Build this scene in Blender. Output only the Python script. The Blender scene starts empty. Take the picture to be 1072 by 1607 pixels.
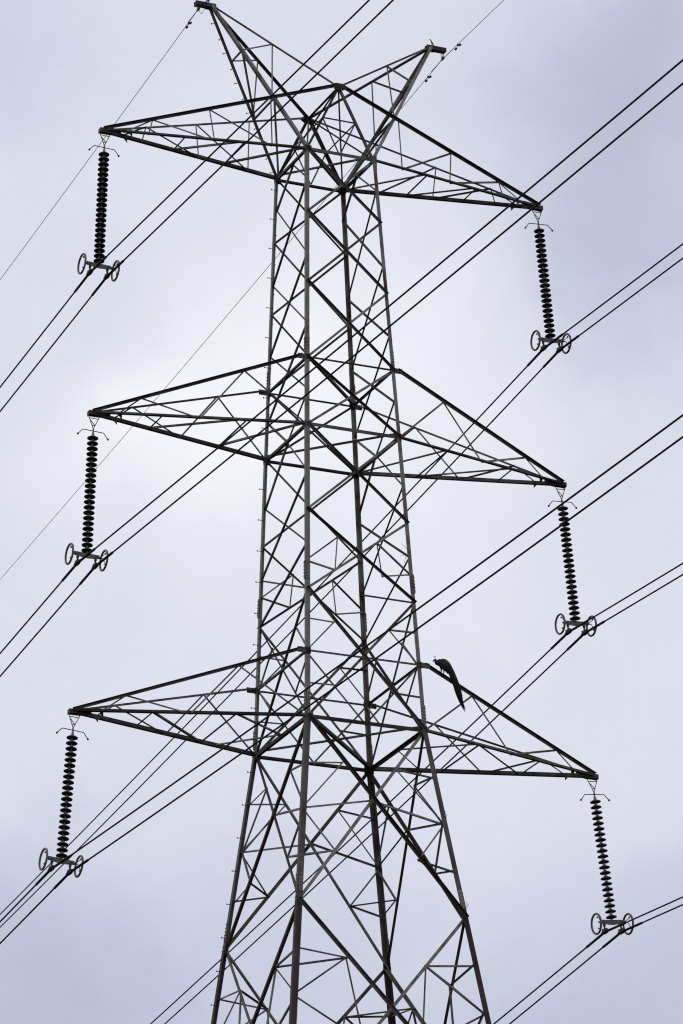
import bpy, bmesh, math, random
from mathutils import Vector, Matrix, noise
random.seed(7)
scn = bpy.context.scene
G = 57.36                      # height of the top crossarm above the ground
V = Vector
# ------------------------------------------------------------------ camera
cam_d = bpy.data.cameras.new('camera'); cam = bpy.data.objects.new('camera', cam_d)
scn.collection.objects.link(cam); scn.camera = cam
cam_d.sensor_fit = 'VERTICAL'; cam_d.sensor_height = 24.0
cam_d.lens = 7239.41 / 1607.0 * 24.0
cam_d.clip_start = 0.5; cam_d.clip_end = 6000
Fv = V((0.38834766, 0.84204333, 0.37436497)); Rv = V((0.9117714, -0.41002032, -0.02358503)); Uv = V((-0.13363763, -0.35049446, 0.92698146))
CP = V((-47.2095, -102.8640, -55.75458 + G))
cam.matrix_world = Matrix(((Rv.x, Uv.x, -Fv.x, CP.x), (Rv.y, Uv.y, -Fv.y, CP.y), (Rv.z, Uv.z, -Fv.z, CP.z), (0, 0, 0, 1)))
# ------------------------------------------------------------------ world: daylight behind an overcast layer
world = bpy.data.worlds.new('World'); scn.world = world; world.use_nodes = True
nt = world.node_tree; nt.nodes.clear(); N = nt.nodes.new; Lk = nt.links.new
SUN_EL, SUN_AZ = math.radians(48), math.radians(-35)     # azimuth measured from +Y towards +X
out = N('ShaderNodeOutputWorld'); bg = N('ShaderNodeBackground'); Lk(bg.outputs[0], out.inputs[0])
bg.inputs[1].default_value = 0.1
sky = N('ShaderNodeTexSky'); sky.sky_type = 'NISHITA'; sky.sun_disc = False
sky.sun_elevation = SUN_EL; sky.sun_rotation = SUN_AZ
tc = N('ShaderNodeTexCoord')
def math_node(op, a, b=None, c=None):
    n = N('ShaderNodeMath'); n.operation = op
    for i, v in enumerate((a, b, c)):
        if v is None: continue
        if isinstance(v, (int, float)): n.inputs[i].default_value = v
        else: Lk(v, n.inputs[i])
    return n.outputs[0]
def blob(d, r, amp):
    n = N('ShaderNodeVectorMath'); n.operation = 'DISTANCE'; Lk(warp, n.inputs[0]); n.inputs[1].default_value = d
    m = N('ShaderNodeMapRange'); m.interpolation_type = 'SMOOTHERSTEP'; Lk(n.outputs['Value'], m.inputs[0])
    m.inputs[1].default_value = 0; m.inputs[2].default_value = r; m.inputs[3].default_value = amp; m.inputs[4].default_value = 0
    return m.outputs[0]
nw = N('ShaderNodeTexNoise'); nw.inputs['Scale'].default_value = 14; nw.inputs['Detail'].default_value = 4; Lk(tc.outputs['Generated'], nw.inputs['Vector'])
sc_ = N('ShaderNodeVectorMath'); sc_.operation = 'SCALE'; sc_.inputs['Scale'].default_value = 0.07
sb_ = N('ShaderNodeVectorMath'); sb_.operation = 'SUBTRACT'; Lk(nw.outputs['Color'], sb_.inputs[0]); sb_.inputs[1].default_value = (.5, .5, .5)
Lk(sb_.outputs[0], sc_.inputs[0])
ad_ = N('ShaderNodeVectorMath'); ad_.operation = 'ADD'; Lk(tc.outputs['Generated'], ad_.inputs[0]); Lk(sc_.outputs[0], ad_.inputs[1])
warp = ad_.outputs[0]
n1 = N('ShaderNodeTexNoise'); n1.inputs['Scale'].default_value = 11; n1.inputs['Detail'].default_value = 5; n1.inputs['Roughness'].default_value = .5
Lk(warp, n1.inputs['Vector'])
v = math_node('MULTIPLY_ADD', n1.outputs['Fac'], 0.20, 0.42)
n2 = N('ShaderNodeTexNoise'); n2.inputs['Scale'].default_value = 34; n2.inputs['Detail'].default_value = 6; n2.inputs['Roughness'].default_value = .6
Lk(warp, n2.inputs['Vector'])
v = math_node('ADD', v, math_node('MULTIPLY_ADD', n2.outputs['Fac'], 0.20, -0.10))
for d, r, a_ in (((.359, .8488, .3881), .050, .24), ((.3479, .8545, .3857), .024, .10), ((.3925, .8282, .400), .07, .14), ((.3922, .8429, .3683), .08, .12), ((.3676, .8288, .4219), .06, .10),
                 ((.4393, .7825, .4412), .075, -.19), ((.4289, .7717, .4695), .05, -.18), ((.3402, .8999, .273), .07, -.17), ((.330, .906, .262), .07, -.20), ((.4626, .8449, .2685), .07, -.30),
                 ((.4005, .875, .262), .075, -.20), ((.3081, .8271, .470), .04, -.10), ((.4317, .7965, .4233), .04, -.08)):
    v = math_node('ADD', v, blob(d, r, a_))
ramp = N('ShaderNodeValToRGB'); Lk(v, ramp.inputs[0])
els = ramp.color_ramp.elements
els[0].position = 0.0; els[0].color = (.44, .45, .58, 1)
els[1].position = 1.0; els[1].color = (.97, .975, 1.0, 1)
for pos, col in ((.25, (.54, .57, .705, 1)), (.5, (.715, .74, .85, 1)), (.75, (.84, .86, .93, 1))):
    e = els.new(pos); e.color = col
scl = N('ShaderNodeVectorMath'); scl.operation = 'SCALE'; scl.inputs['Scale'].default_value = 10.0; Lk(ramp.outputs[0], scl.inputs[0])
mx = N('ShaderNodeMix'); mx.data_type = 'RGBA'; mx.inputs['Factor'].default_value = 0.96
Lk(sky.outputs[0], mx.inputs['A']); Lk(scl.outputs[0], mx.inputs['B']); Lk(mx.outputs['Result'], bg.inputs[0])
sun_d = bpy.data.lights.new('sun', 'SUN'); sun_d.energy = 0.5; sun_d.angle = math.radians(20); sun_d.color = (1, .96, .9)
sun = bpy.data.objects.new('sun', sun_d); scn.collection.objects.link(sun)
sdir = V((math.sin(SUN_AZ) * math.cos(SUN_EL), math.cos(SUN_AZ) * math.cos(SUN_EL), math.sin(SUN_EL)))
sun.rotation_euler = sdir.to_track_quat('Z', 'Y').to_euler(); sun.location = (0, 0, 90)
scn.view_settings.view_transform = 'Standard'; scn.view_settings.look = 'None'
scn.cycles.pixel_filter_type = 'BLACKMAN_HARRIS'; scn.cycles.filter_width = 1.15
scn.view_settings.exposure = 0; scn.view_settings.gamma = 1

# ------------------------------------------------------------------ materials
def material(name, cols, rough=.6, metal=0., scale=3., vary=0., bump=0., stops=None, spec=.5):
    m = bpy.data.materials.new(name); m.use_nodes = True
    t = m.node_tree; b = t.nodes['Principled BSDF']
    tx = t.nodes.new('ShaderNodeTexCoord'); n = t.nodes.new('ShaderNodeTexNoise')
    n.inputs['Scale'].default_value = scale; n.inputs['Detail'].default_value = 6; n.inputs['Roughness'].default_value = .65
    t.links.new(tx.outputs['Object'], n.inputs['Vector'])
    r = t.nodes.new('ShaderNodeValToRGB'); el = r.color_ramp.elements
    k = len(cols)
    for i, c in enumerate(cols):
        pos = stops[i] if stops else (.3 + .4 * i / max(1, k - 1))
        e = el[i] if i < 2 else el.new(pos)
        e.position = pos; e.color = (*c, 1)
    fac = n.outputs['Fac']
    if vary:
        oi = t.nodes.new('ShaderNodeObjectInfo'); ma = t.nodes.new('ShaderNodeMath'); ma.operation = 'MULTIPLY_ADD'
        t.links.new(oi.outputs['Random'], ma.inputs[0]); ma.inputs[1].default_value = vary; ma.inputs[2].default_value = -vary / 2
        mb = t.nodes.new('ShaderNodeMath'); mb.operation = 'ADD'; t.links.new(fac, mb.inputs[0]); t.links.new(ma.outputs[0], mb.inputs[1]); fac = mb.outputs[0]
    t.links.new(fac, r.inputs[0]); t.links.new(r.outputs[0], b.inputs['Base Color'])
    b.inputs['Roughness'].default_value = rough; b.inputs['Metallic'].default_value = metal
    b.inputs['Specular IOR Level'].default_value = spec
    if bump:
        bn = t.nodes.new('ShaderNodeBump'); bn.inputs['Strength'].default_value = bump; bn.inputs['Distance'].default_value = .01
        t.links.new(n.outputs['Fac'], bn.inputs['Height']); t.links.new(bn.outputs[0], b.inputs['Normal'])
    return m
STEEL_LIT = material('weathered_steel_lit', [(.05, .028, .018), (.10, .078, .062), (.17, .16, .148), (.26, .255, .24), (.13, .13, .085)],
                 rough=.7, metal=0, scale=1.6, vary=.32, bump=.06, stops=[.28, .38, .5, .62, .74], spec=.2)  # paler copy for members that look lit; the light is put into the colour
STEEL_SHADED = material('weathered_steel_shaded', [(.03, .014, .008), (.044, .030, .022), (.062, .055, .047), (.13, .125, .115), (.055, .055, .03)],
                 rough=.7, metal=0, scale=1.6, vary=.34, bump=.06, stops=[.30, .40, .52, .66, .76], spec=.2)  # darker copy of the same weathered steel, with shade put into its colour
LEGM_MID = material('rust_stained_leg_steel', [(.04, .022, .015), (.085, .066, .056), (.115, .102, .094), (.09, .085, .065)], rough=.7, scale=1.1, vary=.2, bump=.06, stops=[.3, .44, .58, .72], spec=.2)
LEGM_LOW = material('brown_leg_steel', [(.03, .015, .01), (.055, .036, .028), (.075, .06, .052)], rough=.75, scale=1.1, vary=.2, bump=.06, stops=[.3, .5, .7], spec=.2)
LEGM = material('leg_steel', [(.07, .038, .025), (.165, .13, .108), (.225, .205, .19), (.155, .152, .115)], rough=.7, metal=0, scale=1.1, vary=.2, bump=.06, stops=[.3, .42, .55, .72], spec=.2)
BOLT = material('bolt_steel', [(.02, .017, .014), (.05, .046, .042)], rough=.7, scale=20, spec=.2)
GALV = material('galvanised_fittings', [(.075, .065, .05), (.18, .17, .155)], rough=.6, metal=.1, scale=12, bump=.1, spec=.3)
CAP = material('insulator_cap_metal', [(.16, .15, .14), (.28, .27, .25)], rough=.6, metal=.1, scale=20)
GLASS = material('dark_porcelain', [(.010, .009, .008), (.022, .017, .014)], rough=.25, scale=8)
WIRE = material('aged_aluminium_wire', [(.012, .012, .012), (.022, .022, .024)], rough=.85, scale=30, spec=.15)
FEATH = material('dark_blue_green_plumage', [(.006, .010, .012), (.012, .022, .024), (.02, .03, .022)], rough=.7, scale=18, spec=.3)
WING = material('barred_wing_plumage', [(.02, .02, .016), (.085, .08, .062)], rough=.8, scale=45, spec=.2)
TRAIN = material('bronze_green_train', [(.007, .010, .006), (.02, .024, .012)], rough=.8, scale=30, spec=.2)
SKINM = material('bird_leg_skin', [(.06, .055, .05), (.09, .085, .08)], rough=.7, scale=40)
TWIG = material('dry_twig', [(.06, .05, .035), (.13, .11, .08)], rough=.9, scale=30)
GRASS = material('rough_grassland', [(.012, .016, .007), (.02, .025, .011), (.03, .028, .017)], rough=.95, scale=.4, stops=[.35, .5, .65], spec=.1)
CONC = material('footing_concrete', [(.25, .24, .22), (.36, .35, .33)], rough=.9, scale=4)

# ------------------------------------------------------------------ mesh helpers
class MB:
    def __init__(s): s.v = []; s.f = []; s.sm = []
    def add(s, vs, fs, smooth=False):
        o = len(s.v); s.v += [tuple(x) for x in vs]; s.f += [tuple(i + o for i in f) for f in fs]; s.sm += [smooth] * len(fs)
    def prism(s, poly, p, q, ax, ay):
        k = len(poly); vs = [p + ax * a + ay * b for a, b in poly] + [q + ax * a + ay * b for a, b in poly]
        s.add(vs, [(i, (i + 1) % k, (i + 1) % k + k, i + k) for i in range(k)] + [tuple(range(k - 1, -1, -1)), tuple(range(k, 2 * k))])
    def angle(s, p, q, size, n, flip=1, ext=.0, off=0.):
        """rolled steel angle from p to q: one flange flat against the face with outward normal n, the other turned inwards"""
        p, q, n = V(p), V(q), V(n); u = (q - p).normalized(); p = p - u * ext; q = q + u * ext
        n = (n - u * n.dot(u)).normalized(); sd = u.cross(n) * flip; p = p + n * off; q = q + n * off
        if flip < 0: p, q = q, p
        t = max(.006, size * .11); h = size / 2
        poly = [(-h, 0), (-h, -size), (-h + t, -size), (-h + t, -t), (h, -t), (h, 0)]
        s.prism(poly, p, q, sd, n)
    def box(s, c, hx, hy, hz, X=V((1, 0, 0)), Y=V((0, 1, 0)), Z=V((0, 0, 1))):
        c = V(c); s.prism([(-hx, -hy), (hx, -hy), (hx, hy), (-hx, hy)], c - Z * hz, c + Z * hz, X, Y)
    def tube(s, pts, r, k=8, cap=True, sq=None):
        pts = [V(p) for p in pts]; rs = r if isinstance(r, (list, tuple)) else [r] * len(pts)
        ref = None; vs = []
        for i, p in enumerate(pts):
            d = (pts[min(i + 1, len(pts) - 1)] - pts[max(i - 1, 0)]).normalized()
            if ref is None: ref = d.orthogonal().normalized()
            a = (ref - d * ref.dot(d)).normalized(); ref = a; b = d.cross(a)
            for j in range(k):
                t = 2 * math.pi * j / k; vs.append(p + (a * math.cos(t) + b * math.sin(t)) * rs[i])
        fs = [(i * k + j, i * k + (j + 1) % k, (i + 1) * k + (j + 1) % k, (i + 1) * k + j) for i in range(len(pts) - 1) for j in range(k)]
        s.add(vs, fs, True)
        if cap:
            o = len(s.v) - len(vs); s.f += [tuple(range(o + k - 1, o - 1, -1)), tuple(range(o + (len(pts) - 1) * k, o + len(pts) * k))]; s.sm += [False] * 2
    def lathe(s, prof, c=(0, 0, 0), k=20, ax=V((1, 0, 0)), ay=V((0, 1, 0)), az=V((0, 0, 1))):
        c = V(c); vs = []
        for r, z in prof:
            for j in range(k):
                t = 2 * math.pi * j / k; vs.append(c + ax * (r * math.cos(t)) + ay * (r * math.sin(t)) + az * z)
        m = len(prof)
        s.add(vs, [(i * k + j, i * k + (j + 1) % k, (i + 1) * k + (j + 1) % k, (i + 1) * k + j) for i in range(m - 1) for j in range(k)], True)
    def torus(s, c, R, r, a, b, K=28, k=8):
        c = V(c); vs = []; w_ = a.cross(b)
        for i in range(K):
            t = 2 * math.pi * i / K; d = a * math.cos(t) + b * math.sin(t)
            for j in range(k):
                f = 2 * math.pi * j / k; vs.append(c + d * (R + r * math.cos(f)) + w_ * (r * math.sin(f)))
        s.add(vs, [(i * k + j, ((i + 1) % K) * k + j, ((i + 1) % K) * k + (j + 1) % k, i * k + (j + 1) % k) for i in range(K) for j in range(k)], True)
    def build(s, name, mat, parent=None):
        me = bpy.data.meshes.new(name); me.from_pydata(s.v, [], s.f); me.validate(); me.update()
        for p, a in zip(me.polygons, s.sm): p.use_smooth = a
        bm = bmesh.new(); bm.from_mesh(me); bmesh.ops.recalc_face_normals(bm, faces=bm.faces); bm.to_mesh(me); bm.free()
        me.materials.append(mat)
        o = bpy.data.objects.new(name, me); scn.collection.objects.link(o)
        if parent: o.parent = parent
        return o
def tag(o, label=None, cat=None, group=None, kind=None):
    if label: o['label'] = label
    if cat: o['category'] = cat
    if group: o['group'] = group
    if kind: o['kind'] = kind
    return o
def empty(name, loc=(0, 0, 0)):
    o = bpy.data.objects.new(name, None); scn.collection.objects.link(o); o.location = loc; o.empty_display_size = .3; return o
def copy_tree(o, parent=None):
    c = o.copy(); scn.collection.objects.link(c)
    if parent: c.parent = parent
    for ch in list(o.children): copy_tree(ch, c)
    return c

# ------------------------------------------------------------------ ground
g = MB(); n_ = 60; R_ = 2500.
vs = []; fs = []
for i in range(n_ + 1):
    for j in range(n_ + 1):
        x, y = [(2 * a / n_ - 1) for a in (i, j)]
        x = math.copysign(abs(x) ** 2, x) * R_; y = math.copysign(abs(y) ** 2, y) * R_
        d = math.hypot(x, y); h = noise.noise((x * .004, y * .004, 0)) * min(6, max(0, d - 150) * .02)
        vs.append((x, y, h))
for i in range(n_):
    for j in range(n_): fs.append((i * (n_ + 1) + j, (i + 1) * (n_ + 1) + j, (i + 1) * (n_ + 1) + j + 1, i * (n_ + 1) + j + 1))
g.add(vs, fs, True); tag(g.build('ground', GRASS), kind='structure')

# ------------------------------------------------------------------ tower geometry (z measured from the top crossarm's lower chords)
ASP = 1.019
ZW = [(4, 1), (0, 1), (-6.3, 1.2526), (-8.26, 1.3337), (-14.73, 1.6005), (-16.54, 1.6509), (-21.69, 2.3063), (-G, 2.3063 + .1272 * (G - 21.69))]
def wid(z):
    for (z1, w1), (z2, w2) in zip(ZW, ZW[1:]):
        if z >= z2: return w1 + (w2 - w1) * (z1 - z) / (z1 - z2)
    return ZW[-1][1]
def W(x, y, z): return V((x, y, z + G))
SG = {'A': (-1, -1), 'C': (1, -1), 'B': (-1, 1), 'D': (1, 1)}
def leg(l, z): w_ = wid(z); return W(SG[l][0] * w_, SG[l][1] * w_ * ASP, z)
FACES = {'F': ('A', 'C', V((0, -1, 0))), 'K': ('B', 'D', V((0, 1, 0))), 'L': ('A', 'B', V((-1, 0, 0))), 'R': ('C', 'D', V((1, 0, 0)))}
tower = empty('transmission_tower')
tag(tower, 'tall weathered steel lattice pylon with six crossarms and two horned peaks', 'pylon')

def brace(name, p, q, size, n, flip=1, ext=.04, off=0., parent=tower, edge=None, mat=None):
    if edge:
        n = V(n); s_ = (V(q) - V(p)).cross(n); flip = (1 if s_.z > 0 else -1) * (1 if edge == 'low' else -1)
    m = MB(); m.angle(p, q, size, n, flip, ext, off); return m.build(name, mat or (STEEL_LIT if name in ('secondary_brace', 'lacing_bar', 'centre_strut') else STEEL_SHADED), parent)  # thin bars take the lit tone, other members the shaded one
# legs
for l, (sx, sy) in SG.items():
    m = MB(); idx = []
    for (z1, z2, S) in ((.06, -8.26, .102), (-8.26, -16.54, .112), (-16.54, -21.69, .138), (-21.69, -G, .15)):
        t = S * .11; a, b = leg(l, z1), leg(l, z2)
        o = S * .38; a = a + V((sx * o, sy * o, 0)); b = b + V((sx * o, sy * o, 0))
        poly = [(0, 0), (-sx * S, 0), (-sx * S, -sy * t), (-sx * t, -sy * t), (-sx * t, -sy * S), (0, -sy * S)]
        m.prism(poly, a, b, V((1, 0, 0)), V((0, 1, 0)))
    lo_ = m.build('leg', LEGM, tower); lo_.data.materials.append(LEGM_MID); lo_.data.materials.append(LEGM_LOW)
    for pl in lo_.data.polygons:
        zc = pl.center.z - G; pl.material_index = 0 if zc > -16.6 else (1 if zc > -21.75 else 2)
    f = MB(); c = leg(l, -G); f.prism([(-.55, -.55), (.55, -.55), (.55, .55), (-.55, .55)], V((c.x, c.y, -.6)), V((c.x, c.y, .35)), V((1, 0, 0)), V((0, 1, 0)))
    f.build('footing', CONC, tower)

def pt(f, side, z):                       # point on a leg of a face; side -1 first leg, +1 second
    a, b, n = FACES[f]; return leg(a if side < 0 else b, z)
def on(f, side0, z0, z1, z):              # point on the diagonal that starts on leg side0 at z0 and ends on the other leg at z1
    p, q = pt(f, side0, z0), pt(f, -side0, z1); t = (p.z - (z + G)) / (p.z - q.z); return p.lerp(q, t)
def mid(f, z): return (pt(f, -1, z) + pt(f, 1, z)) / 2
def diag(f, side, z0, z1, size, off, lo=True, outward=False):
    n = FACES[f][2]
    if outward: n = -n; off = -off
    p, q = pt(f, side, z0), pt(f, -side, z1)
    u = (q - p).normalized(); s = u.cross(n)
    fl = 1 if s.z > 0 else -1             # inner flange on the lower edge
    brace('cross_brace', p, q, size, n, fl if lo else -fl, .03, off, mat=STEEL_SHADED if (outward or n.x) else STEEL_LIT)
ZF = [0, -1.92, -4.04, -6.30, -8.26, -10.73, -12.98, -16.54, -21.69, -28.0]
ZB = [-28.0, -36.5, -46.5, -57.2]
for f in 'FK':
    n = FACES[f][2]
    for i, (a, b) in enumerate(zip(ZF, ZF[1:])):
        s = .062 if b > -13 else (.07 if b > -17 else .085)
        k = -1 if f == 'F' else 1
        diag(f, k, a, b, s, .052 if b > -17 else .068, lo=False, outward=True); diag(f, -k, a, b, s, -.010 - s * .11)
    for a, b in zip(ZB, ZB[1:]):
        diag(f, -1, a, b, .1, .012); diag(f, 1, a, b, .1, -.022)
    for z, s in ((0, .095), (-6.3, .055), (-8.26, .095), (-14.73, .055), (-16.54, .105)):
        brace('horizontal_strut', pt(f, -1, z), pt(f, 1, z), s, n, 1, .05, .028)
for f in 'LR':
    n = FACES[f][2]
    zs = [-.9, -3.18, -5.26, -7.22]
    for a, b in zip(zs, zs[1:]):
        diag(f, -1, a, b, .05, .011); diag(f, 1, a, b, .05, -.016)
    for m_, z in ((0, -.9), (-8.26, -7.22), (-8.26, -9.63)):
        for s in (-1, 1): brace('secondary_brace', mid(f, m_), pt(f, s, z), .05, n, s if z < m_ else -s, .03, -.03)
    for a, b, s_ in ((-9.63, -11.67, .05), (-11.67, -12.98, .05), (-12.98, -16.54, .055), (-16.54, -21.69, .075), (-21.69, -28, .08)):
        diag(f, -1, a, b, s_, .011); diag(f, 1, a, b, s_, -.012 - s_ * .11)
    for a, b in zip(ZB, ZB[1:]):
        diag(f, -1, a, b, .1, .012); diag(f, 1, a, b, .1, -.022)
    for z, s in ((0, .07), (-6.3, .06), (-8.26, .075), (-14.73, .055), (-16.54, .09)):
        brace('horizontal_strut', pt(f, -1, z), pt(f, 1, z), s, n, 1, .03, .026)
# secondary bracing
def sec(p, q, n, size=.042, off=-.04, flip=1): brace('secondary_brace', p, q, size, n, flip, .02, off)
for f in 'FKLR':
    n = FACES[f][2]
    for s in (-1, 1):
        if f in 'FK':
            up = on(f, s, -10.73, -12.98, -11.39); lo = on(f, -s, -10.73, -12.98, -12.33); lg = pt(f, s, -12.17)
            sec(lg, up, n); sec(lg, lo, n, flip=-1); sec(up, lo, n, .035, -.06)
        up = on(f, s, -12.98, -16.54, -13.82)
        if f in 'FK': sec(pt(f, s, -13.80), up, n)
        sec(up, pt(f, s, -14.73), n, .038, -.045)
        lo = on(f, -s, -12.98, -16.54, -15.57)
        if f in 'FK':
            sec(pt(f, s, -14.73), mid(f, -16.54), n, .05, -.05); sec(pt(f, s, -15.60), lo, n)
        else: sec(pt(f, s, -14.73), lo, n, .035)
        up = on(f, s, -16.54, -21.69, -17.72); lo = on(f, -s, -16.54, -21.69, -20.2)
        cz = -16.54 - 5.15 * 1.6509 / (1.6509 + 2.3063)
        sec(pt(f, s, -17.84), up, n); sec(up, pt(f, s, -19.12), n, .038)
        brace('centre_strut', pt(f, s, -19.12), mid(f, cz), .05, n, 1, .02, -.05)
        sec(pt(f, s, -19.12), lo, n, .045); sec(pt(f, s, -20.42), lo, n, .045, -.055)
        up = on(f, s, -21.69, -28, -23.10); lo = on(f, -s, -21.69, -28, -25.30)
        sec(pt(f, s, -22.96), up, n, .045); sec(up, lo, n, .045, -.06)
        sec(pt(f, s, -24.24), up, n, .045, -.05); sec(pt(f, s, -24.24), lo, n, .05, -.05)
for sx in (-1, 1):
    for sy in (-1, 1):
        fs_, ks = ('F', sx) if sy < 0 else ('K', sx), None
        F_ = 'F' if sy < 0 else 'K'; S_ = 'L' if sx < 0 else 'R'
        for zl_, za, zb in ((-20.2, -16.54, -21.69),):
            brace('hip_brace', on(F_, -sx, za, zb, zl_), on(S_, -sy, za, zb, zl_), .04, V((sx, sy, 0)), 1, .0, -.03)
        brace('hip_brace', on(F_, sx, -21.69, -28, -23.1), on(S_, sy, -21.69, -28, -23.1), .045, V((sx, sy, 0)), 1, .0, -.03)
# plan bracing inside the body
DN = V((0, 0, -1))
for z, pairs, s in ((0, (('A', 'D'), ('B', 'C')), .06), (-6.3, (('A', 'D'),), .07), (-8.26, (('A', 'D'), ('B', 'C')), .075), (-16.54, (('A', 'D'), ('B', 'C')), .085)):
    for k, (a, b) in enumerate(pairs): brace('plan_brace', leg(a, z), leg(b, z), s if k == 0 else .05, DN, 1, -.02, -.03 - .07 * k)
# bolts and plates
def bolts(m, c, n, u, v_, nu, nv, du, dv, r=.012, h=.02):
    for i in range(nu):
        for j in range(nv):
            p = c + u * ((i - (nu - 1) / 2) * du) + v_ * ((j - (nv - 1) / 2) * dv)
            m.lathe([(0, h), (r, h), (r, -.02), (0, -.02)], p, 6, u, v_, n)
Zv = V((0, 0, 1))
for l, (sx, sy) in SG.items():
    for z in (-5.95, -12.45, -16.1, -21.2):
        S = .102 if z > -8 else (.112 if z > -16.4 else .138)
        d = (leg(l, z + .3) - leg(l, z - .3)).normalized(); c = leg(l, z); m = MB()
        X = V((1, 0, 0)); Y = V((0, 1, 0))
        c = c + V((sx * S * .38, sy * S * .38, 0))
        m.box(c + V((-sx * S * .55, sy * .009, 0)), S * .42, .26, .006, X, d, Y)
        m.box(c + V((sx * .009, -sy * S * .55, 0)), S * .42, .26, .006, Y, d, X)
        bolts(m, c + V((-sx * S * .55, sy * .015, 0)), Y * sy, X, d, 2, 5, S * .42, .095)
        bolts(m, c + V((sx * .015, -sy * S * .55, 0)), X * sx, Y, d, 2, 5, S * .42, .095)
        m.build('splice_plate', LEGM, tower)
    for z, hw, hh in ((0, .13, .11), (-6.3, .10, .09), (-8.26, .13, .11), (-14.73, .10, .09), (-16.54, .15, .13), (-21.69, .11, .13)):
        c = leg(l, z) + V((sx * .008, sy * .008, 0)); m = MB()
        m.box(c + V((-sx * hw * .35, sy * .021, 0)), hw * .75, hh, .005, V((1, 0, 0)), Zv, V((0, 1, 0)))
        m.box(c + V((sx * .021, -sy * hw * .35, 0)), hw * .75, hh, .005, V((0, 1, 0)), Zv, V((1, 0, 0)))
        bolts(m, c + V((-sx * hw * .4, sy * .028, 0)), V((0, sy, 0)), V((1, 0, 0)), Zv, 3, 3, hw * .4, hh * .55)
        bolts(m, c + V((sx * .028, -sy * hw * .4, 0)), V((sx, 0, 0)), V((0, 1, 0)), Zv, 3, 3, hw * .4, hh * .55)
        m.build('gusset_plate', STEEL_SHADED, tower)

# ------------------------------------------------------------------ head frame above the top crossarm
NZ, ND = 2.054, 1.0391
N1, N2 = W(0, -ND, NZ), W(0, ND, NZ)
def hb(p, q, s, n, flip=1, off=0.): brace('head_brace', p, q, s, n, flip, -.02, off)
hb(N1, N2, .075, DN)
for Nn, sy in ((N1, -1), (N2, 1)):
    m = MB()
    m.prism([(-.24, -.02), (-.10, -.12), (.10, -.12), (.24, -.02), (.12, .08), (-.12, .08)], Nn + V((0, sy * .04, 0)), Nn + V((0, sy * .052, 0)), V((1, 0, 0)), Zv)
    m.box(Nn + V((0, sy * .0, -.05)), .13, .06, .007, V((1, 0, 0)), V((0, 1, 0)), Zv)
    bolts(m, Nn + V((0, sy * .052, -.02)), V((0, sy, 0)), V((1, 0, 0)), Zv, 5, 2, .08, .08)
    m.build('ridge_plate', STEEL_SHADED, tower)
for Nn, legs_, n, Mz in ((N1, 'AC', V((0, -1, 0)), mid('F', 0)), (N2, 'BD', V((0, 1, 0)), mid('K', 0))):
    hs = []
    for l in legs_:
        hb(Nn, leg(l, 0), .065 if Nn is N1 else .085, n, 1 if SG[l][0] < 0 else -1)
        h = Nn.lerp(leg(l, 0), .485); hs.append(h); hb(h, Mz, .042, n, 1, -.05)
    hb(hs[0], hs[1], .045, n, 1, -.045)
    if Nn is N1: HS1 = hs
for a, b in zip(HS1, hs): hb(a, b, .045, V((0, 0, 1)))
for l in 'BD': hb(N1, leg(l, 0), .036, V((1, 0, 0)))
for l in 'AC': hb(N2, leg(l, 0), .036, V((1, 0, 0)), 1, .03)

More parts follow.
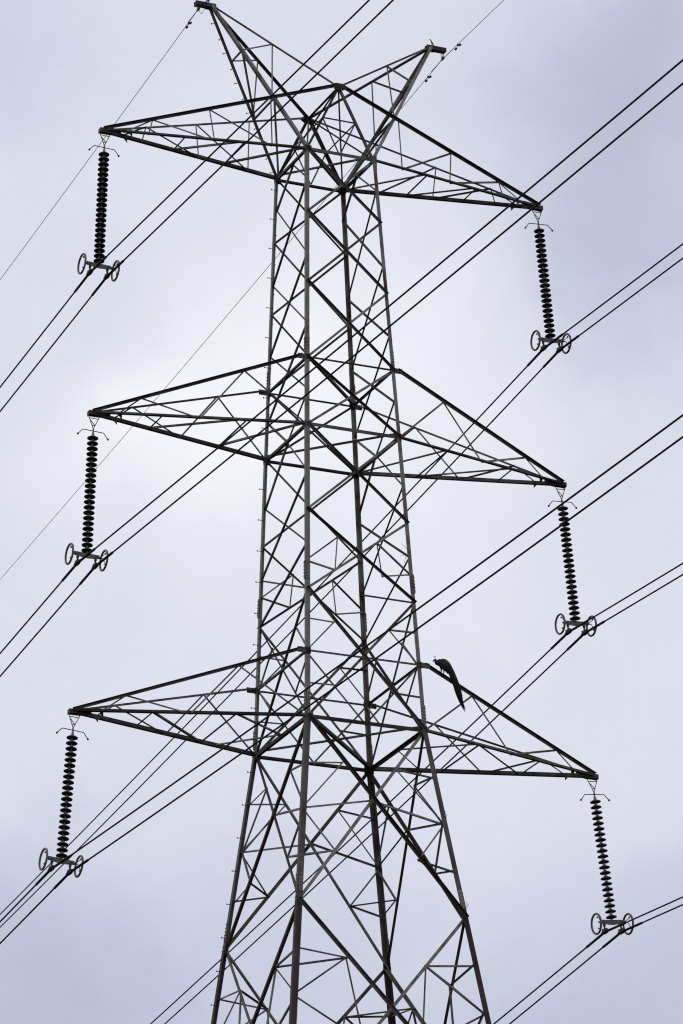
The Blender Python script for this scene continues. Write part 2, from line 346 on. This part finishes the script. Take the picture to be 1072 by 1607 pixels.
# ------------------------------------------------------------------ crossarms
TIPS = {1: (6.4433, -.008), 2: (6.7890, -8.262 - .0173), 3: (7.3507, -16.534 - .0478)}
ARM_NAME = {1: 'top', 2: 'middle', 3: 'bottom'}
def crossarm(lv, sx):
    tx_, tz = TIPS[lv]; T = W(sx * tx_, 0, tz)
    zb = {1: 0, 2: -8.26, 3: -16.54}[lv]; zt = {1: None, 2: -6.3, 3: -14.73}[lv]
    lf, lb = ('A', 'B') if sx < 0 else ('C', 'D')
    X = V((sx, 0, 0)); Y = V((0, 1, 0))
    # tip bracket: two cheek plates and an end plate
    m = MB()
    Tn = T + X * .12
    for sy in (-1, 1):
        m.prism([(-.55, -.035), (.02, -.055), (.02, .06), (-.10, .07), (-.55, .12)], Tn + V((0, sy * .075 - .006, .0)), Tn + V((0, sy * .075 + .006, 0)), X, Zv)
        bolts(m, Tn + X * -.30 + V((0, sy * .081, .02)), V((0, sy, 0)), X, Zv, 5, 2, .10, .06, .014, .018)
        m.prism([(0, .06), (.09, .06), (.09, 0), (.0, -.10)], Tn + X * -.83 + V((0, sy * .175, -.03)), Tn + X * -.83 + V((0, sy * .187, -.03)), X, Zv)
    m.box(Tn + X * .03 + Zv * .0, .008, .09, .065, X, Y, Zv)
    m.box(Tn + X * -.14 + Zv * -.05, .17, .07, .007, X, Y, Zv)
    arm = m.build('crossarm', STEEL_SHADED, tower)
    arm['label'] = 'pointed lattice crossarm on the %s side at the %s level' % ('left' if sx < 0 else 'right', ARM_NAME[lv])
    def ch(name, p, q, s, n, flip=1, off=0.): return brace(name, p, q, s, n, flip, 0, off, arm)
    chords = {}
    for l, sy in ((lf, -1), (lb, 1)):
        n = V((0, sy, 0)); Tq = T + V((sx * .06, sy * .06, 0))
        bs = leg(l, zb)
        if lv == 1: ts = W(sx * .12, sy * ND, NZ + .0)
        else: ts = leg(l, zt) + V((sx * .13, 0, .04))
        Tt = Tq + Zv * .05
        ch('lower_chord', Tq, bs, .098 if lv == 3 else .09, DN, -sy * sx, .0)
        brace('upper_chord', Tt, ts, .08 if sy < 0 else .06, -n, 1, 0, 0, arm, 'up')
        if lv > 1:      # plate that carries the upper chord outwards from the leg
            pm = MB(); c = leg(l, zt) + V((sx * .11, sy * .026, 0)); pm.box(c, .16, .075, .006, V((1, 0, 0)), Zv, V((0, 1, 0)))
            bolts(pm, c + V((0, sy * .006, 0)), V((0, sy, 0)), V((1, 0, 0)), Zv, 3, 2, .09, .07); pm.build('chord_plate', STEEL_SHADED, arm)
        chords[l] = (Tq, bs, Tt, ts)
        lo = lambda t: Tq.lerp(bs, t)
        hi = lambda t: Tt.lerp(ts, t)
        bar = lambda p, q, s=.045, off=-.02, fl=1: ch('lacing_bar', p, q, s, n, fl, off)
        if lv == 1:
            U = (.21, .454, .72); L_ = (.22, .545, .83)
            for k in range(3): bar(hi(U[k]), lo(L_[k]), .034)
            bar(hi(U[0]), lo(L_[1]), .045, -.03); bar(hi(U[1]), lo(L_[2]), .045, -.03)
            bar(hi(U[0]), lo(.10), .035, -.03)
        else:
            bar(hi(.23), lo(.115), .035); bar(hi(.23), lo(.50), .045); bar(hi(.722), lo(.50), .045, -.03); bar(hi(.722), bs, .05)
    lo = lambda l, t: chords[l][0].lerp(chords[l][1], t)
    bar = lambda p, q, s=.045, off=0.01, fl=1: ch('lacing_bar', p, q, s, DN, fl, off)
    near, far = (lf, lb) if sx < 0 else (lb, lf)      # the zigzag runs the other way on the right-hand arms
    if lv == 1: t1, t2 = .396, .688
    elif lv == 2: t1, t2 = .320, .714
    else: t1, t2 = .334, .69
    bar(lo(lf, t1), lo(lb, t1)); bar(lo(lf, t2), lo(lb, t2), .055)
    if lv < 3:
        bar(lo(far, t1), lo(near, t2), .05, -.02); bar(lo(far, t2), lo(near, 1), .055, -.02)
    else:
        bar(lo(near, t1), lo(far, t2), .055, -.02)
        M_ = (leg(lf, zb) + leg(lb, zb)) / 2
        bar(lo(lf, t2), M_, .045, -.02); bar(lo(lb, .775), M_, .038, -.03)
    return arm
for lv in (1, 2, 3):
    for sx in (-1, 1): crossarm(lv, sx)

# ------------------------------------------------------------------ earth-wire peaks
PX, PZ = 3.3445, 4.372
def peak(sx):
    P = W(sx * PX, 0, PZ); X = V((sx, 0, 0)); Y = V((0, 1, 0))
    m = MB()
    c = P + X * .14
    for sy in (-1, 1):
        m.box(c + V((0, sy * .075, .01)), .30, .006, .055, X, Y, Zv)
        m.box(c + V((0, sy * .05, .07)), .30, .03, .006, X, Y, Zv)
    m.box(c + X * .27 + V((0, 0, 0)), .012, .09, .06, X, Y, Zv)
    m.box(P + X * -.05 + Zv * -.045, .16, .10, .006, X, Y, Zv)
    bolts(m, c + V((0, -.085, .01)), V((0, -1, 0)), X, Zv, 5, 2, .11, .05, .013, .015)
    m.tube([P + X * .05 + Zv * .05, P + X * .02 + Zv * .24, P + X * -.03 + Zv * .30], .016, 6)
    m.tube([P + X * .12 + Zv * .05, P + X * .04 + Zv * .22], .012, 6)
    pk = m.build('earth_wire_peak', STEEL_SHADED, tower)
    pk['label'] = 'horn-like lattice peak leaning out to the %s' % ('left' if sx < 0 else 'right')
    def ch(name, p, q, s, n, flip=1, off=0.): return brace(name, p, q, s, n, flip, 0, off, pk)
    lf, lb = ('A', 'B') if sx < 0 else ('C', 'D')
    ends = {'f': leg(lf, 0), 'b': leg(lb, 0), 'n1': N1, 'n2': N2}
    S = {}
    for k, e in ends.items():
        sy = -1 if k in ('f', 'n1') else 1
        p = P + V((sx * (.0 if k in 'fb' else -.06), sy * .06, -.02 if k in 'fb' else .02))
        S[k] = (p, e)
        if k in 'fb': brace('main_member', p, e, .09, X, sx * sy, 0, 0, pk, mat=STEEL_LIT if (k == 'f' or sx > 0) else STEEL_SHADED)  # painted lit tone on the paler peak members, shaded on the other
        else: ch('main_member', p, e, .062 if k == 'n1' else .08, V((0, sy, 0)) + Zv * .5, sx * sy)
    at = lambda k, t: S[k][0].lerp(S[k][1], t)
    side = X
    # fractions down each main member
    ch('lacing_bar', at('f', .31), at('b', .31), .042, side, 1, -.03)
    ch('lacing_bar', at('f', .31), at('b', .645), .05, side, 1, -.03)
    ch('lacing_bar', at('f', .645), at('b', .645), .045, side, 1, -.03)
    ch('lacing_bar', at('f', .645), at('b', 1), .048, side, 1, -.03)
    for a, b, sy in (('f', 'n1', -1), ('b', 'n2', 1)):
        ch('lacing_bar', at(a, .31), at(b, .475), .042, V((0, sy, 0)), 1, -.02)
        ch('lacing_bar', at(b, .475), at(a, .645), .04, V((0, sy, 0)), 1, -.02)
    return pk, S
pkL, SL = peak(-1); pkR, SR = peak(1)

# step bolts up the far-left leg and peak
def step_bolt(p, d, parent):
    m = MB(); m.tube([p - d * .03, p + d * .16], .009, 6)
    m.lathe([(0, .0), (.02, 0), (.02, .018), (0, .018)], p + d * .155, 6, d.orthogonal().normalized(), d.cross(d.orthogonal().normalized()), d)
    m.build('step_bolt', BOLT, parent)
z = -.35; k = 0
while z > -27.5:
    p = leg('B', z)
    step_bolt(p + (V((0, -.05, 0)) if k % 2 == 0 else V((.05, 0, 0))), V((-1, 0, 0)) if k % 2 == 0 else V((0, 1, 0)), tower)
    z -= .438; k += 1
p0, p1 = SL['b']
for k in range(1, 12):
    p = p0.lerp(p1, k * .438 / (p1 - p0).length); d = V((-1, .0, -.4)).normalized() if k % 2 else V((0, 1, 0))
    step_bolt(p - d * .05, d, pkL)

# ------------------------------------------------------------------ insulator strings
SO, SLn, ND_ = .6959, 3.1632, 22
SP = SLn / (ND_ - 1)
def make_string():
    root = empty('insulator_string')
    X, Y, Z = V((1, 0, 0)), V((0, 1, 0)), V((0, 0, 1))
    m = MB()
    a, b, c = V((-.15, 0, -.07)), V((.15, 0, -.07)), V((0, 0, -.43))
    for p, q in ((a, c), (b, c), (a + V((.012, 0, -.06)), b + V((-.012, 0, -.06))), (a.lerp(c, .28), b.lerp(c, .72)), (a.lerp(c, .72), b.lerp(c, .72))):
        m.tube([p, q], .011, 6)
    m.tube([a, a + V((0, 0, .06))], .016, 6); m.tube([b, b + V((0, 0, .06))], .016, 6)
    m.tube([c + V((0, 0, .03)), c + V((0, 0, -.02)), c + V((0, 0, -.08))], [.012, .024, .018], 8)
    m.build('hanger', GALV, root)
    m = MB(); h = -.49
    m.tube([(-.415, 0, h - .15), (-.29, 0, h), (0, 0, h), (.29, 0, h), (.415, 0, h - .15)], .012, 8)
    for s in (-1, 1): m.lathe([(0, .03), (.02, .022), (.03, 0), (.02, -.022), (0, -.03)], (s * .42, 0, h - .155), 10)
    m.build('arcing_horn', BOLT, root)
    m = MB(); m.lathe([(0, .0), (.016, 0), (.03, -.05), (.055, -.16), (.055, -.19)], (0, 0, -.50), 12); m.build('end_cap', CAP, root)
    d0 = None
    for i in range(ND_):
        zc = -SO - i * SP; r = .150
        m = MB()
        m.lathe([(.03, .046), (.06, .040), (.11, .030), (r - .012, .016), (r, .0), (r - .004, -.014), (r - .018, -.019), (r - .033, -.006), (.10, -.002), (.092, -.018), (.084, -.002),
                 (.064, .0), (.058, -.016), (.05, .0), (.03, .0)], (0, 0, zc), 22)
        d = m.build('disc', GLASS, root)
        m = MB(); m.lathe([(0, .085), (.035, .085), (.046, .078), (.056, .05), (.058, .042), (0, .042)], (0, 0, zc), 12)
        m.lathe([(0, -.002), (.03, -.004), (.02, -.05), (.016, -.08)], (0, 0, zc), 8)
        m.build('cap', CAP, d)
    ze = -SO - SLn
    m = MB()
    m.prism([(-.35, .05), (.35, .05), (.35, -.05), (.05, -.085), (-.05, -.085), (-.35, -.05)], V((0, -.012, ze - .125)), V((0, .012, ze - .125)), X, Z)
    m.tube([(0, 0, ze - .03), (0, 0, ze - .12)], .028, 8)
    bolts(m, V((0, -.012, ze - .12)), V((0, -1, 0)), X, Z, 3, 1, .26, .1, .02, .02)
    for s in (-1, 1): m.tube([(s * .31, 0, ze - .125), (s * .37, 0, ze - .14), (s * .41, -.03, ze - .14)], [.03, .03, .02], 8)
    y = m.build('yoke_plate', GALV, root)
    for s in (-1, 1):
        m = MB(); c = V((s * .475, 0, ze - .185)); m.torus(c, .265, .029, Y, Z)
        for t in (-.55, .55):
            g_ = 1 if t > 0 else -1; rm_ = c + V((0, -.265 * math.cos(.75), .265 * math.sin(.75) * g_)); m.tube([c + V((-s * .13, -.02, .05)), c + V((-s * .06, -.10, .05 + .04 * g_)), c + V((-s * .02, -.14, .12 * g_)), rm_], .011, 6); m.lathe([(0, .025), (.02, .018), (.024, 0), (.018, -.02), (0, -.025)], c + V((0, -.10, .15 * g_)), 8); m.tube([c + V((0, -.10, .15 * g_)), rm_], .01, 6)
        m.build('corona_ring', GALV, root)
        m = MB(); x = s * .245; zc = ze - .40
        m.tube([(x, 0, ze - .15), (x, 0, ze - .24)], .016, 6); m.tube([(x, 0, ze - .23), (x, 0, ze - .34)], .024, 6)
        m.box((x, 0, ze - .22), .03, .022, .03)
        m.tube([(x, -.21, zc - .012), (x, -.15, zc), (x, -.05, zc + .0), (x, .05, zc + .0), (x, .15, zc), (x, .21, zc - .012)], [.026, .046, .06, .06, .046, .026], 10)
        m.box((x, 0, zc + .05), .035, .09, .03); m.box((x, .10, zc + .035), .03, .02, .06)
        m.build('suspension_clamp', BOLT, root)
    return root
Q = {(1, -1): -.049, (2, -1): -.0545, (3, -1): -.0907, (1, 1): .065, (2, 1): .0715, (3, 1): .1003}
proto = make_string()
for i, ((lv, sx), q) in enumerate(Q.items()):
    o = proto if i == 0 else copy_tree(proto)
    o.location = W(sx * TIPS[lv][0], 0, TIPS[lv][1]); o.rotation_euler = (0, -q, 0)
    tag(o, 'dark disc insulator string with two ring guards hanging from the %s crossarm on the %s' % (ARM_NAME[lv], 'left' if sx < 0 else 'right'),
        'insulator', 'disc insulator strings under the crossarm tips')

# ------------------------------------------------------------------ conductors
def wire_path(P0, near, far, Ln, Lf):
    pts = []
    def side(sg, v_, L):
        n = 46; r = []
        for i in range(1, n + 1):
            s = L * (i / n) ** 1.6; r.append(V((P0.x + v_[0] * s, P0.y + sg * s, P0.z + v_[1] * s + v_[2] * s * s)))
        return r
    return list(reversed(side(-1, near, Ln))) + [P0.copy()] + side(1, far, Lf)
COND = {(1, -1): ((.0177, -.0257, .00022), (.0169, -.0547, .0003)), (1, 1): ((.0072, -.0433, .00029), (.0558, -.0380, .00024)),
        (2, -1): ((.0334, -.0176, .00021), (.0196, -.0637, .0003)), (2, 1): ((.0066, -.0565, .0003), (.0382, -.0690, .00029)),
        (3, -1): ((.0517, .0009, .00036), (.0224, -.0628, .00031)), (3, 1): ((.0069, -.0674, .00029), (.0209, -.0902, .0003))}
for (lv, sx), (nr, fr) in COND.items():
    q = Q[(lv, sx)]; T = W(sx * TIPS[lv][0], 0, TIPS[lv][1])
    for s in (-1, 1):
        lx, lz = s * .245, -(SO + SLn + .40)
        P0 = V((T.x + lx * math.cos(q) - lz * math.sin(q), 0, T.z + lz * math.cos(q) + lx * math.sin(q)))
        path = wire_path(P0, nr, fr, 100, 200)
        m = MB(); m.tube(path, .0215, 8)
        c = tag(m.build('power_line', WIRE), '%s wire of the black pair clamped under the %s insulator on the %s' % (('left-hand' if s < 0 else 'right-hand'), ARM_NAME[lv], 'left' if sx < 0 else 'right'),
                'power line', 'paired conductors running through the pylon')
        m = MB(); ap = []
        for L in (-1.15, -1.12, -.6, -.2, 0, .2, .6, 1.12, 1.15):
            v_ = nr if L < 0 else fr; a = abs(L); ap.append(V((P0.x + v_[0] * a, P0.y + L, P0.z + v_[1] * a + v_[2] * a * a)))
        m.tube(ap, [.02] + [.034] * 7 + [.02], 8); m.build('armour_rod', WIRE, c)
# earth wires
EW = {-1: (W(-3.69, 0, 4.22), (-.0052, -.0330, .0003), (.0190, -.0646, .00028)), 1: (W(3.70, 0, 4.13), (-.0066, -.0304, .0003), (.0162, -.0656, .00029))}
for sx, (P0, nr, fr) in EW.items():
    m = MB(); m.tube(wire_path(P0, nr, fr, 100, 200), .0085, 6)
    e = tag(m.build('earth_wire', WIRE), 'thin single wire hung from the tip of the %s peak' % ('left' if sx < 0 else 'right'), 'earth wire', 'earth wires on the peaks')
    m = MB(); m.tube([P0 + V((0, -.75, -.02)), P0 + V((0, -.2, -.006)), P0, P0 + V((0, .2, -.012)), P0 + V((0, .75, -.045))], .0115, 6); m.build('armour_rod', WIRE, e)
    for sg, v_, Ls in ((1, fr, (1.0,) if sx > 0 else (.72,)), (-1, nr, (.98,) if sx > 0 else (.7,))):
        for L in Ls:
            c = V((P0.x + v_[0] * L, P0.y + sg * L, P0.z + v_[1] * L))
            m = MB(); m.box(c + V((0, 0, -.02)), .018, .02, .035)
            m.tube([c + V((0, -.17, -.075)), c + V((0, 0, -.055)), c + V((0, .17, -.075))], .006, 6)
            for s in (-1, 1): m.tube([c + V((0, s * .08, -.075)), c + V((0, s * .10, -.078)), c + V((0, s * .17, -.08)), c + V((0, s * .19, -.08))], [.018, .032, .030, .015], 8)
            m.build('vibration_damper', BOLT, e)
    # clamp that hangs from the peak
    top = W(sx * 3.70, 0, 4.36)
    m = MB(); hgt = (top - P0)
    for o_ in (-.014, .014): m.tube([top + V((o_ * 2, 0, .0)), top - hgt * .5 + V((o_ * 1.5, 0, 0)), P0 + V((o_, 0, .03))], .008, 6)
    m.tube([P0 + V((0, -.11, -.005)), P0 + V((0, -.05, .0)), P0 + V((0, .05, 0)), P0 + V((0, .11, -.005))], [.016, .034, .034, .016], 8)
    m.box(P0 + V((0, 0, .03)), .03, .03, .03)
    cl = tag(m.build('earth_wire_clamp', GALV), 'small clamp hanging from the %s peak cap, holding its thin wire' % ('left' if sx < 0 else 'right'), 'clamp', 'earth wire clamps')
    m = MB()
    if sx < 0: m.tube([P0 + V((.03, 0, 0)), P0 + V((.05, 0, -.09)), P0 + V((.09, 0, -.12)), P0 + V((.14, 0, -.05)), P0 + V((.19, 0, .08)), P0 + V((.27, 0, .13))], .007, 6)
    else: m.tube([P0 + V((-.03, 0, 0)), P0 + V((-.055, 0, .06)), P0 + V((-.05, 0, .14)), P0 + V((-.02, 0, .2))], .007, 6)
    m.build('bonding_lead', GALV, cl)

# ------------------------------------------------------------------ peacock on the bottom right crossarm's upper chord
chp, chq = leg('C', -14.73) + V((.13, 0, .04)), W(7.3507, -.085, -16.582 + .07)
def bird_pt(cx, cy, dy=0.):
    px, py = 650 + cx / 10.72, 1000 + cy / 10.72       # measured outline, turned into metres in the bird's own upright plane
    return V((2.266 + (px - 690) * .018432 - (py - 1060) * .00062, -1.40 + dy, -14.850 + G + (px - 690) * .00235 - (py - 1060) * .01769))
PXM = .0182 / 10.72
root = empty('peacock', bird_pt(480, 640))
tag(root, 'dark peacock perched on the sloping girder with its long train hanging down', 'peacock')
def rel(o):
    o.matrix_parent_inverse = Matrix.Translation(-root.location); return o
spine = [((322, 405), 5), ((338, 388), 15), ((354, 382), 24), ((370, 390), 26), ((376, 408), 33), ((384, 420), 42), ((412, 418), 55), ((450, 425), 64), ((500, 455), 72), ((550, 495), 74), ((590, 545), 62), ((615, 590), 50)]
m = MB()
k = 16; vs = []
for i, ((cx, cy), r) in enumerate(spine):
    a = V(spine[max(i - 1, 0)][0]); b = V(spine[min(i + 1, len(spine) - 1)][0]); d2 = (b - a).normalized()
    c = bird_pt(cx, cy); nrm = bird_pt(cx - d2.y, cy + d2.x) - c; nrm.normalize(); rr = r * PXM
    for j in range(k):
        t = 2 * math.pi * j / k; vs.append(c + nrm * (rr * math.cos(t)) + V((0, 1, 0)) * (rr * .82 * math.sin(t)))
n_s = len(spine)
m.add(vs, [(i * k + j, i * k + (j + 1) % k, (i + 1) * k + (j + 1) % k, (i + 1) * k + j) for i in range(n_s - 1) for j in range(k)] + [tuple(range(k)), tuple(range((n_s - 1) * k, n_s * k))], True)
# thighs, shanks, feet as part of the same body surface
for (hx, hy), (kx, ky), (fx, fy), dy in (((470, 490), (474, 535), (458, 632), .03), ((505, 500), (497, 545), (497, 660), -.03)):
    m.tube([bird_pt(hx, hy, dy), bird_pt(kx, ky, dy), bird_pt((kx + fx) / 2, (ky + fy) / 2, dy), bird_pt(fx, fy - 12, dy)], [.05, .022, .0125, .0125], 10)
    f0 = bird_pt(fx, fy - 10, dy); dirc = (chq - chp).normalized()
    for a, L in ((0, .075), (.5, .065), (-.5, .065), (math.pi, .035)):
        dd = V((-math.cos(a) * dirc.x, math.sin(a) * .6, -math.cos(a) * dirc.z)).normalized()
        m.tube([f0, f0 + dd * L * .6 + V((0, 0, .004)), f0 + dd * L + V((0, 0, -.006))], [.008, .007, .003], 6)
m.tube([bird_pt(330, 392), bird_pt(316, 400), bird_pt(311, 408)], [.014, .009, .002], 8)
body = rel(m.build('body', FEATH, root))
rm = body.modifiers.new('skin', 'REMESH'); rm.mode = 'VOXEL'; rm.voxel_size = .006; rm.use_smooth_shade = True
m = MB()   # crest
for dx, dy_, yy in ((-19, -48, .0), (-9, -52, .012), (3, -40, -.01), (9, -34, .005)):
    a = bird_pt(360, 366, yy * .3); b = bird_pt(360 + dx, 366 + dy_, yy); m.tube([a, a.lerp(b, .5) + V((.004, 0, 0)), b], .0028, 5)
    m.tube([b, b + (b - a) * .12, b + (b - a) * .2], [.003, .009, .002], 6)
rel(m.build('crest', FEATH, root))
m = MB()
for s in (-1, 1):
    m.lathe([(0, .003), (.005, .002), (.006, 0)], bird_pt(350, 378, s * .031), 8, V((1, 0, 0)), Zv, V((0, s, 0)))
rel(m.build('eye', SKINM, root))
for s in (-1, 1):   # folded wings lying along the flanks
    m = MB(); cs = [((420, 395), 14, .85), ((450, 400), 38, .9), ((490, 425), 52, 1), ((530, 455), 52, 1), ((570, 490), 42, 1), ((605, 525), 24, .95), ((625, 560), 6, .9)]
    vs = []
    for i, ((cx, cy), r, ff) in enumerate(cs):
        c = bird_pt(cx, cy, s * .085 * ff); 
        for j in range(10):
            t = 2 * math.pi * j / 10; vs.append(c + V((.55, 0, .83)) * (r * PXM * math.cos(t)) + V((0, .030 * math.sin(t), 0)))
    m.add(vs, [(i * 10 + j, i * 10 + (j + 1) % 10, (i + 1) * 10 + (j + 1) % 10, (i + 1) * 10 + j) for i in range(len(cs) - 1) for j in range(10)] + [tuple(range(10)), tuple(range(60, 70))], True)
    rel(m.build('wing', WING, root))
# train: a bundle of long plumes, each a tapering quill with a ragged vane
m = MB(); rnd = random.Random(3)
ctr = [((560, 470), 46), ((600, 560), 50), ((632, 650), 50), ((662, 750), 52), ((692, 850), 54), ((716, 940), 54), ((742, 1030), 42), ((762, 1100), 26), ((780, 1150), 13), ((806, 1205), 9), ((840, 1275), 4)]
def cpos(t):
    t = max(0, min(.9999, t)) * (len(ctr) - 1); i = int(t); f = t - i
    return ctr[i][0][0] * (1 - f) + ctr[i + 1][0][0] * f, ctr[i][0][1] * (1 - f) + ctr[i + 1][0][1] * f, ctr[i][1] * (1 - f) + ctr[i + 1][1] * f
for k_ in range(120):
    lat = rnd.uniform(-1, 1); dep = rnd.uniform(-1, 1) * math.sqrt(max(0, 1 - lat * lat)); end = rnd.choice((.5, .6, .65, .7, .72, .75, .8, .85, 1.0)) * rnd.uniform(.93, 1.0)
    if abs(lat) > .8: end = min(end, rnd.uniform(.5, .74))
    st = rnd.uniform(0, .12); P = []; Rr = []
    for i in range(9):
        t = st + (end - st) * i / 8; x, y, w_ = cpos(t)
        P.append(bird_pt(x + lat * w_ * .82, y + abs(lat) * w_ * .0, dep * .07 - .03 - .09 * min(1, t * 2.5))); Rr.append(.019 * (1 - .55 * i / 8) if i < 8 else .002)
    m.tube(P, Rr, 6)
    if abs(lat) > .55:                 # barbs standing off the edge of the train
        for i in range(3, 9):
            dv = (P[i] - P[i - 1]).normalized(); sd_ = (bird_pt(500 + (1 if lat > 0 else -1), 500) - bird_pt(500, 500)).normalized()
            for _ in range(2):
                p_ = P[i - 1].lerp(P[i], rnd.random()); m.tube([p_, p_ + dv * .035 + sd_ * rnd.uniform(.012, .034)], [.004, .001], 4)
    if end < .97 and k_ % 2 == 0:      # loose barbs at the plume end
        tip = P[-1]; dv = (P[-1] - P[-2]).normalized()
        for b_ in range(5):
            d = (dv + V((rnd.uniform(-.5, .5), rnd.uniform(-.3, .3), rnd.uniform(-.3, .2)))).normalized(); m.tube([tip - dv * .03, tip + d * rnd.uniform(.02, .055)], [.004, .001], 4)
rel(m.build('train', TRAIN, root))

# ------------------------------------------------------------------ bits of dry twig caught in the lattice
def pix(px, py, base, bx, by_):            # offset of a measured point from a leg point, in metres
    return base + V(((px - bx) * .0184, 0, (by_ - py) * .0177 + (px - bx) * .0023))
def twigs(lines, base, bx, by_, r, label):
    m = MB()
    for ln in lines:
        pts = [pix(x, y, base, bx, by_) + V((0, rnd.uniform(-.06, .02), 0)) for x, y in ln]; m.tube(pts, [r * (1 - .6 * i / (len(pts) - 1)) for i in range(len(pts))][::-1], 5)
    return tag(m.build('twig', TWIG), label, 'twig')
b = leg('C', -11.72)
twigs([[(627, 853.5), (632, 860), (638, 866), (641, 870)], [(624, 873), (629, 871.5), (634, 871.5), (640, 873)], [(631, 884), (633, 878), (632.5, 875), (636, 872), (640, 873)]], b, 640.5, 876, .009, 'few bare forked twigs caught on the right front leg')
b = leg('C', -21.5)
twigs([[(717, 1434), (718, 1436), (720, 1434), (724, 1444), (727, 1453), (729, 1460)], [(720, 1434), (726, 1437), (731, 1440)], [(733, 1433), (734, 1428), (733.5, 1426)], [(731, 1440), (735, 1433), (736, 1429)]], b, 730, 1439, .007, 'wispy dry stems tangled at the lower right leg joint')
b = leg('C', -18.9)
twigs([[(697, 1284), (701, 1286), (704, 1290)], [(697, 1288), (701, 1291), (703, 1293)], [(698, 1282), (702, 1284)]], b, 697.5, 1290, .008, 'tiny dark tuft of dry stems where struts meet the right leg')
